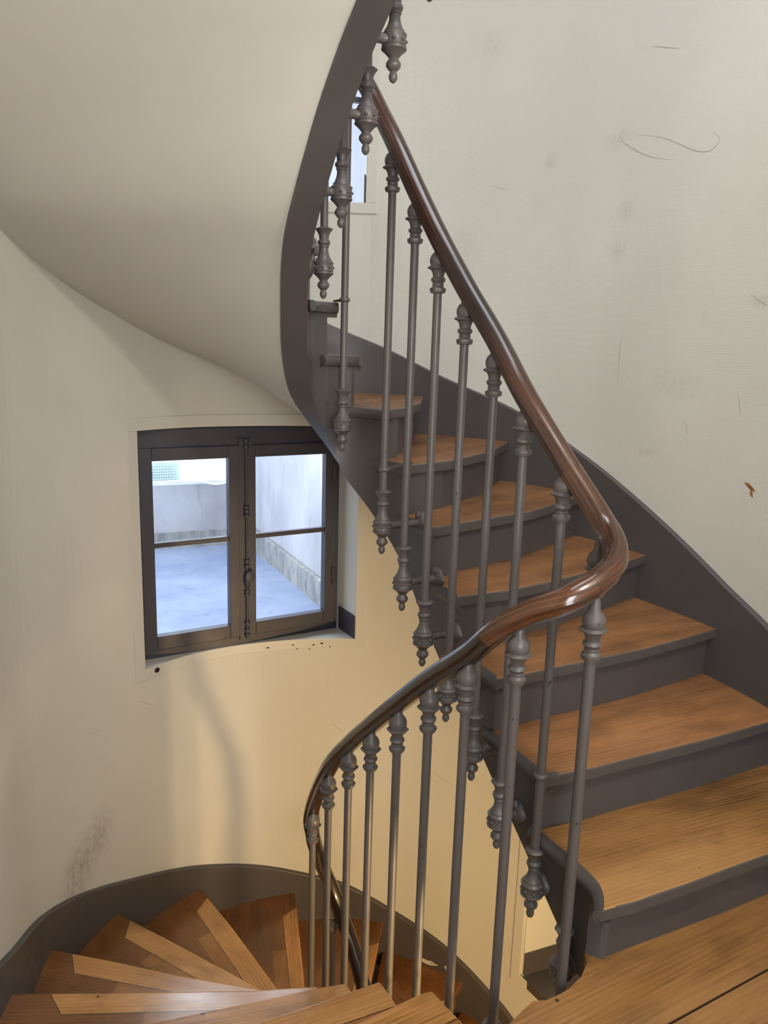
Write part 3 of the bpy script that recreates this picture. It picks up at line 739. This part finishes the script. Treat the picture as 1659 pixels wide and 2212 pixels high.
# ------------------------------------------------------------------ casement windows
def window(name, A, B, z0, z1, opening, trimw, base, rdir=None):
    """frame in the vertical plane through A-B (A left, B right seen from the stair)"""
    root = empty(name, (A.x, A.y, z0)); tag(root, kind='structure')
    t = (B - A).normalized(); nrm = Vector((-t.y, t.x))           # outwards
    W = (B - A).length; Hh = z1 - z0
    mt = Matrix(((t.x, nrm.x, 0, A.x), (t.y, nrm.y, 0, A.y), (0, 0, 1, z0), (0, 0, 0, 1)))
    def P(nm, vf, mat, par=None, sm=False, bev=0):
        o = obj(nm, *xf(vf, mt), mat, None, sm, auto=sm, bevel=bev); keep(o, root)
        if par is not None:
            o.parent = par; o.matrix_parent_inverse = Matrix.Translation(root.location).inverted()
        return o
    def fr(x0, x1, y0, y1, za, zb, w_, top=None, bot=None):
        top = top or w_; bot = bot or w_
        return merge(boxm(x0, x0 + w_, y0, y1, za, zb), boxm(x1 - w_, x1, y0, y1, za, zb), boxm(x0 + w_, x1 - w_, y0, y1, zb - top, zb), boxm(x0 + w_, x1 - w_, y0, y1, za, za + bot))
    P('window_frame', fr(-.03, W + .0, .0, .06, -.03, Hh + .03, .03, .10, .058), 'frame', bev=.003)
    xm = W * .49
    for (x0, x1) in ((.004, xm - .002), (xm + .002, W - .034)):
        Lw = .055 if x0 < .1 else .052; Rw = .07 if x0 < .1 else .045
        ca = P('casement', merge(boxm(x0, x0 + Lw, -.012, .03, .02, Hh - .05), boxm(x1 - Rw, x1, -.012, .03, .02, Hh - .05), boxm(x0 + Lw, x1 - Rw, -.012, .03, Hh - .105, Hh - .05),
               boxm(x0 + Lw, x1 - Rw, -.012, .03, .02, .082), boxm(x0 + Lw, x1 - Rw, -.006, .02, Hh * .5 - .0, Hh * .5 + .022)), 'frame', bev=.003)
        for (za, zb) in ((.075, Hh * .5 + .005), (Hh * .5 + .018, Hh - .10)):
            pa = P('pane', boxm(x0 + Lw - .006, x1 - Rw + .006, .006, .009, za, zb), 'glass'); pa.parent = ca; pa.matrix_parent_inverse = Matrix.Identity(4)
            pa.matrix_parent_inverse = Matrix.Translation(root.location).inverted()
    # cremone bolt: rod, keepers and oval knob on the meeting stile
    rod = lathe([(.01, .006), (Hh - .02, .006)], 10)
    xk = xm + .006
    bolt = xf(rod, Matrix.Translation((xk, -.020, 0)))
    kp = []
    for zz_ in (.03, .055, .09, Hh * .62, Hh * .64, Hh * .66, Hh - .03, Hh - .055, Hh * .40, Hh * .375, Hh * .235, Hh * .25):
        kp.append(xf(lathe([(-.008, .004), (-.006, .013), (.006, .013), (.008, .004)], 12), Matrix.Translation((xk, -.020, zz_))))
    plate = boxm(xm - .026, xm + .036, -.014, -.010, .0, Hh - .02)
    cb_ = P('bolt', merge(bolt, *kp, plate), 'frame', sm=True)
    kn = P('handle', merge(xf(lathe([(-.004, .002), (-.002, .022), (.006, .024), (.014, .022), (.018, .010), (.019, .002)], 20), Matrix.Translation((xk + .01, -.026, Hh * .325)) @ Matrix.Rotation(R(90), 4, 'X') @ Matrix.Scale(1.25, 4, (0, 1, 0))),
            xf(lathe([(-.03, .006), (-.02, .014), (.02, .016), (.04, .008)], 12), Matrix.Translation((xk, -.022, Hh * .30)))), 'frame', sm=True)
    for zz_ in (.27, .80):
        P('hinge', xf(lathe([(-.045, .004), (-.04, .008), (.04, .008), (.045, .004)], 10), Matrix.Translation((W - .034, -.014, Hh * zz_))), 'frame', sm=True)
    # trim band on the curved wall round the opening, edges standing a little proud
    s0, s1, za, zb = opening
    def arc(sa, sb, z0_, z1_):
        S_ = srange(sa, sb, .03); return band([wallat(s, -.006) for s in S_], [wallat(s, .004) for s in S_], [z0_] * len(S_), [z1_] * len(S_))
    tb = obj('window_trim', *merge(arc(s0 - trimw, s1 + trimw, zb, zb + trimw), arc(s0 - trimw, s1 + trimw, za - trimw * .9, za), arc(s0 - trimw, s0, za, zb), arc(s1, s1 + trimw, za, zb)), 'trim', None, bevel=.002); keep(tb, root)
    if base:
        # dark panel at the foot of the right reveal
        q0 = WP.at(s0); q1 = q0 + (rdir or winN) * .165
        inn = Vector((-t.x, -t.y)) * .008
        o = obj('reveal_panel', *prism([q0 + inn * .3, q0 + inn, q1 + inn, q1 - inn], za, za + .115), 'frame', None); keep(o, root)
    return root
window('window_1', W1A, W1B, .032, 1.0, O1, .052, True)
S_ = srange(O1[0], O1[1], .03)
_sp = [wallat(x_, 0) for x_ in S_] + [W1A + winN * .05 + Vector((-.01, -.005)), W1B + winN * .05]
sill = obj('window_sill', *prism(clean(_sp), -.03, .0125), 'trim'); _w1 = bpy.data.objects['window_1']; keep(sill, _w1)
# second window higher up
C1, C2 = WP.at(O2[1]) + Vector((-.05, .12)), WP.at(O2[0]) + Vector((.12, .20))
window('window_2', C1, C2, 1.90, 2.98, O2, .05, True, Vector((-.045, 1)).normalized())
# sill of window_1 is the lower reveal of the opening; chipped paint and a missing plug
k_ = NT('bare_spot'); k_.fin(srgb(48, 34, 26), .8, .2); M['bare'] = k_.m
chips = []
for (px, zc, w_, h_) in [(.16, -.012, .022, .008), (.20, -.018, .016, .006), (.30, -.014, .012, .006), (.42, -.018, .02, .006), (.28, -.035, .008, .005), (.22, -.04, .008, .004), (.12, -.03, .01, .005)]:
    s = O1[0] + px; q = wallat(s, -.0075); t_ = WP.tan(s)
    poly = [(math.cos(a) * w_ * random.uniform(.3, .6), math.sin(a) * h_ * random.uniform(.3, .7)) for a in [R(45 * j) for j in range(8)]]
    V = [(q.x + t_.x * a, q.y + t_.y * a, zc + b) for a, b in poly] ; q2 = wallat(s, -.004); V += [(q2.x + t_.x * a, q2.y + t_.y * a, zc + b) for a, b in poly]
    chips.append((V, [tuple(range(8)), tuple(range(8, 16))] + [(j, (j + 1) % 8, 8 + (j + 1) % 8, 8 + j) for j in range(8)]))
s = WP.near((-.97, 3.13)); q = wallat(s, -.008); t_ = WP.tan(s)
hexa = [(math.cos(R(60 * j)) * .014, math.sin(R(60 * j)) * .012) for j in range(6)]
V = [(q.x + t_.x * a, q.y + t_.y * a, -.008 + b) for a, b in hexa]; q2 = wallat(s, -.004); V += [(q2.x + t_.x * a, q2.y + t_.y * a, -.008 + b) for a, b in hexa]
chips.append((V, [tuple(range(6)), tuple(range(6, 12))] + [(j, (j + 1) % 6, 6 + (j + 1) % 6, 6 + j) for j in range(6)]))
o = obj('trim_3', *merge(*chips), 'bare'); tag(o, kind='structure')

# pencil scribble, scratches, torn paper and flaked paint on the walls and the skirting
def on_wall(line, w_, off=.0006):
    P_ = cr([Vector((a, b, 0)) for a, b in line], 6) if len(line) > 2 else [Vector((*line[0], 0)).lerp(Vector((*line[1], 0)), i / 6) for i in range(7)]
    V = []
    for i, p in enumerate(P_):
        t_ = (P_[min(len(P_) - 1, i + 1)] - P_[max(0, i - 1)]).normalized(); n_ = Vector((-t_.y, t_.x, 0)) * w_ * math.sin(math.pi * (i + .35) / (len(P_) - .3))
        for q in (p + n_, p - n_):
            for o_ in (off, -.002):
                g = wallat(q.x, -o_); V.append((g.x, g.y, q.y))
    F = []
    for i in range(len(P_) - 1):
        a = 4 * i; F += [(a, a + 4, a + 6, a + 2), (a + 1, a + 3, a + 7, a + 5), (a, a + 1, a + 5, a + 4), (a + 2, a + 6, a + 7, a + 3)]
    return V, F
k_ = NT('pencil_mark'); k_.fin(srgb(150, 144, 130), .8, .2); M['pencil'] = k_.m
k_ = NT('torn_paper'); k_.fin(srgb(140, 96, 56), .8, .2); M['torn'] = k_.m
SCR = [[(4.402, 2.181), (4.387, 2.14), (4.323, 2.097), (4.25, 2.062), (4.16, 2.038)], [(4.319, 2.15), (4.198, 2.111), (4.079, 2.052), (4.016, 2.04), (3.985, 2.068), (4.015, 2.095)],
       [(4.312, 1.477), (4.317, 1.393), (4.311, 1.283)], [(3.803, 1.28), (3.783, 1.209)], [(3.805, 1.585), (3.733, 1.545)], [(4.294, 2.423), (4.177, 2.383)], [(4.001, 1.182), (3.982, 1.128)], [(4.946, 2.054), (4.883, 2.028)],
       [(6.052, 1.697), (5.992, 1.709)], [(5.104, -.623), (4.991, -.662)], [(5.616, -.437), (5.553, -.481)], [(6.577, -.118), (6.49, -.174)], [(6.845, -.15), (6.794, -.156)]]
o = obj('trim_4', *merge(*[on_wall(l_, .0011) for l_ in SCR]), 'pencil'); tag(o, kind='structure')
o = obj('trim_5', *merge(on_wall([(3.737, 1.005), (3.715, .995), (3.691, .983)], .006), on_wall([(3.712, .98), (3.698, .963)], .004), on_wall([(3.722, 1.006), (3.70, .975)], .004)), 'torn'); tag(o, kind='structure')
fk = [on_wall([(5.12, -1.672), (5.09, -1.676), (5.05, -1.678), (5.0, -1.668)], .011, .0235), on_wall([(5.06, -1.668), (5.02, -1.672)], .009, .0235), on_wall([(4.965, -1.657), (4.935, -1.664)], .013, .0235)]
o = obj('flaked_patch', *merge(*fk), 'trim', lo_st); tag(o, 'cream patch where the dark paint has flaked off')

# niche of the lower landing window: trim, oblique back, dark base
def niche():
    s0, s1, za, zb = O3
    root = empty('window_5', (NIA[0], NIA[1], za)); tag(root, kind='structure')
    def arc(sa, sb, z0_, z1_):
        S_ = srange(sa, sb, .03); return band([wallat(s, -.006) for s in S_], [wallat(s, .004) for s in S_], [z0_] * len(S_), [z1_] * len(S_))
    w_ = .052
    keep(obj('window_trim', *merge(arc(s0 - w_, s1 + w_, zb, zb + w_), arc(s0 - w_, s1 + w_, za - w_, za), arc(s0 - w_, s0, za, zb), arc(s1, s1 + w_, za, zb)), 'trim', None, bevel=.002), root)
    a = Vector((.72, 3.105)); b = Vector((1.30, 3.34))
    keep(obj('niche_back', *prism([a, b, b + Vector((-.05, .12)), a + Vector((-.05, .12))], za - .1, zb + .1), 'wall_left', None), root)
    keep(obj('niche_skirting', *prism([a + Vector((.006, -.008)), b + Vector((.006, -.014)), b, a], za, za + .115), 'paint', None), root)
    c = Vector((1.06, 2.57)); 
    keep(obj('niche_base', *prism([Vector((.715, 3.09)), Vector((1.05, 2.60)), Vector((1.45, 2.75)), Vector((1.34, 3.36)), b], za - .04, za + .001), 'paint', None), root)
    keep(obj('niche_side', *prism([Vector((1.30, 3.40)), Vector((1.40, 2.70)), Vector((1.50, 2.70)), Vector((1.42, 3.42))], za - .1, zb + .1), 'wall_left', None), root)
niche()

# ------------------------------------------------------------------ outside, seen through the windows
def ext_band(name, pts, z0, z1, mat, thick=.15):
    P_ = [Vector(p) for p in pts]; o2 = shift_poly(P_, thick); V, F = band(P_, o2, [z0] * len(P_), [z1] * len(P_)); return obj(name, V, F, mat)
TZ = -.25
V, F = prism([Vector(q) for q in [(-6, 3.0), (-1.5, 2.7), (-1.25, 3.2), (-.12, 3.78), (.3, 3.8), (.6, 4.3), (-2.0, 9.0), (-8, 8.5)]], TZ - .2, TZ)
o = obj('terrace_floor', V, F, 'terrace'); tag(o, kind='structure')
c0 = Vector((-1.14, 6.36)); rdir = (Vector((-.383, 4.566)) - Vector((-.982, 5.804))).normalized()
ldir = (Vector((-1.849, 6.105)) - Vector((-1.325, 6.327))).normalized()
rp = [tuple(c0 + rdir * -.0), tuple(c0 + rdir * 3.2)]; lp_ = [tuple(c0 + ldir * 5.0), tuple(c0)]
o = ext_band('terrace_wall_right', [c0, c0 + rdir * 2.6], TZ, 5.0, 'render', .15); tag(o, kind='structure')
o = ext_band('terrace_plinth_right', [c0 + Vector((-.03, -.03)), c0 + rdir * 2.6 + Vector((-.03, -.03))], TZ, TZ + .17, 'plinth', .03); tag(o, kind='structure')
o = ext_band('terrace_parapet', [c0 + ldir * 5, c0], TZ, .27, 'render', .15); tag(o, kind='structure')
o = ext_band('terrace_plinth', [c0 + ldir * 5 + Vector((.0, -.03)), c0 + Vector((0, -.03))], TZ, TZ + .13, 'plinth', .03); tag(o, kind='structure')
far0 = c0 + Vector((-.25, .9))
o = ext_band('neighbour_wall', [far0 + ldir * 7, far0], -1.0, 5.5, 'white', .2); tag(o, 'bright white rendered wall beyond the terrace parapet', 'wall')
# ventilation grille on the white wall
g0 = far0 + ldir * .74; gp = []
nrm_ = Vector((-ldir.y, ldir.x)); nrm_ = nrm_ if nrm_.y < 0 else -nrm_
GZ, GH, GW = .12, .20, .34
for i in range(18):
    q = g0 + ldir * (-GW / 2 + i * GW / 17) + nrm_ * .015
    gp.append((boxm(q.x - .004, q.x + .004, q.y - .004, q.y + .004, GZ, GZ + GH)))
for j in range(9):
    a_ = g0 - ldir * GW / 2 + nrm_ * .015; b_ = g0 + ldir * GW / 2 + nrm_ * .015
    gp.append(prism([a_, b_, b_ + nrm_ * .01, a_ + nrm_ * .01], GZ + j * GH / 8 - .004, GZ + j * GH / 8 + .004))
o = obj('ventilation_grille', *merge(*gp), 'mesh'); tag(o, 'pale green mesh ventilation grille on the white wall outside the window', 'grille')
# cable along the parapet
cp = cr([Vector((*(c0 + ldir * 1.3 + Vector((0, -.03))), .30)), Vector((*(c0 + ldir * .5 + Vector((0, -.04))), .305)), Vector((*(c0 + ldir * .25 + Vector((0, -.04))), .27)), Vector((*(c0 + ldir * .03 + Vector((0, -.05))), .33))], 8)
o = obj('cable', *sweep(cp, [(math.cos(R(a)) * .008, math.sin(R(a)) * .008) for a in range(0, 360, 60)]), 'white'); tag(o, 'thin white cable draped along the top of the terrace parapet', 'cable')

# ------------------------------------------------------------------ lamp below the landing
lr = empty('ceiling_lamp', (.95, .85, -.27)); tag(lr, 'small brass lamp hanging from a stem under the lower side of the landing', 'lamp')
b = obj('lamp_base', *lathe([(-.04, .03), (-.03, .06), (0, .065)], 20), 'brass', lr, True, auto=True)
b = obj('lamp_stem', *lathe([(-.24, .008), (-.04, .008)], 10), 'brass', lr, True, auto=True)

t2 = empty('ceiling_lamp', (.90, .55, 2.58)); tag(t2, 'small brass lamp on a short stem under the landing above', 'lamp')
obj('lamp_base', *lathe([(-.03, .03), (-.02, .07), (0, .075)], 20), 'brass', t2, True, auto=True)
obj('lamp_stem', *lathe([(-.13, .012), (-.03, .012)], 10), 'brass', t2, True, auto=True)
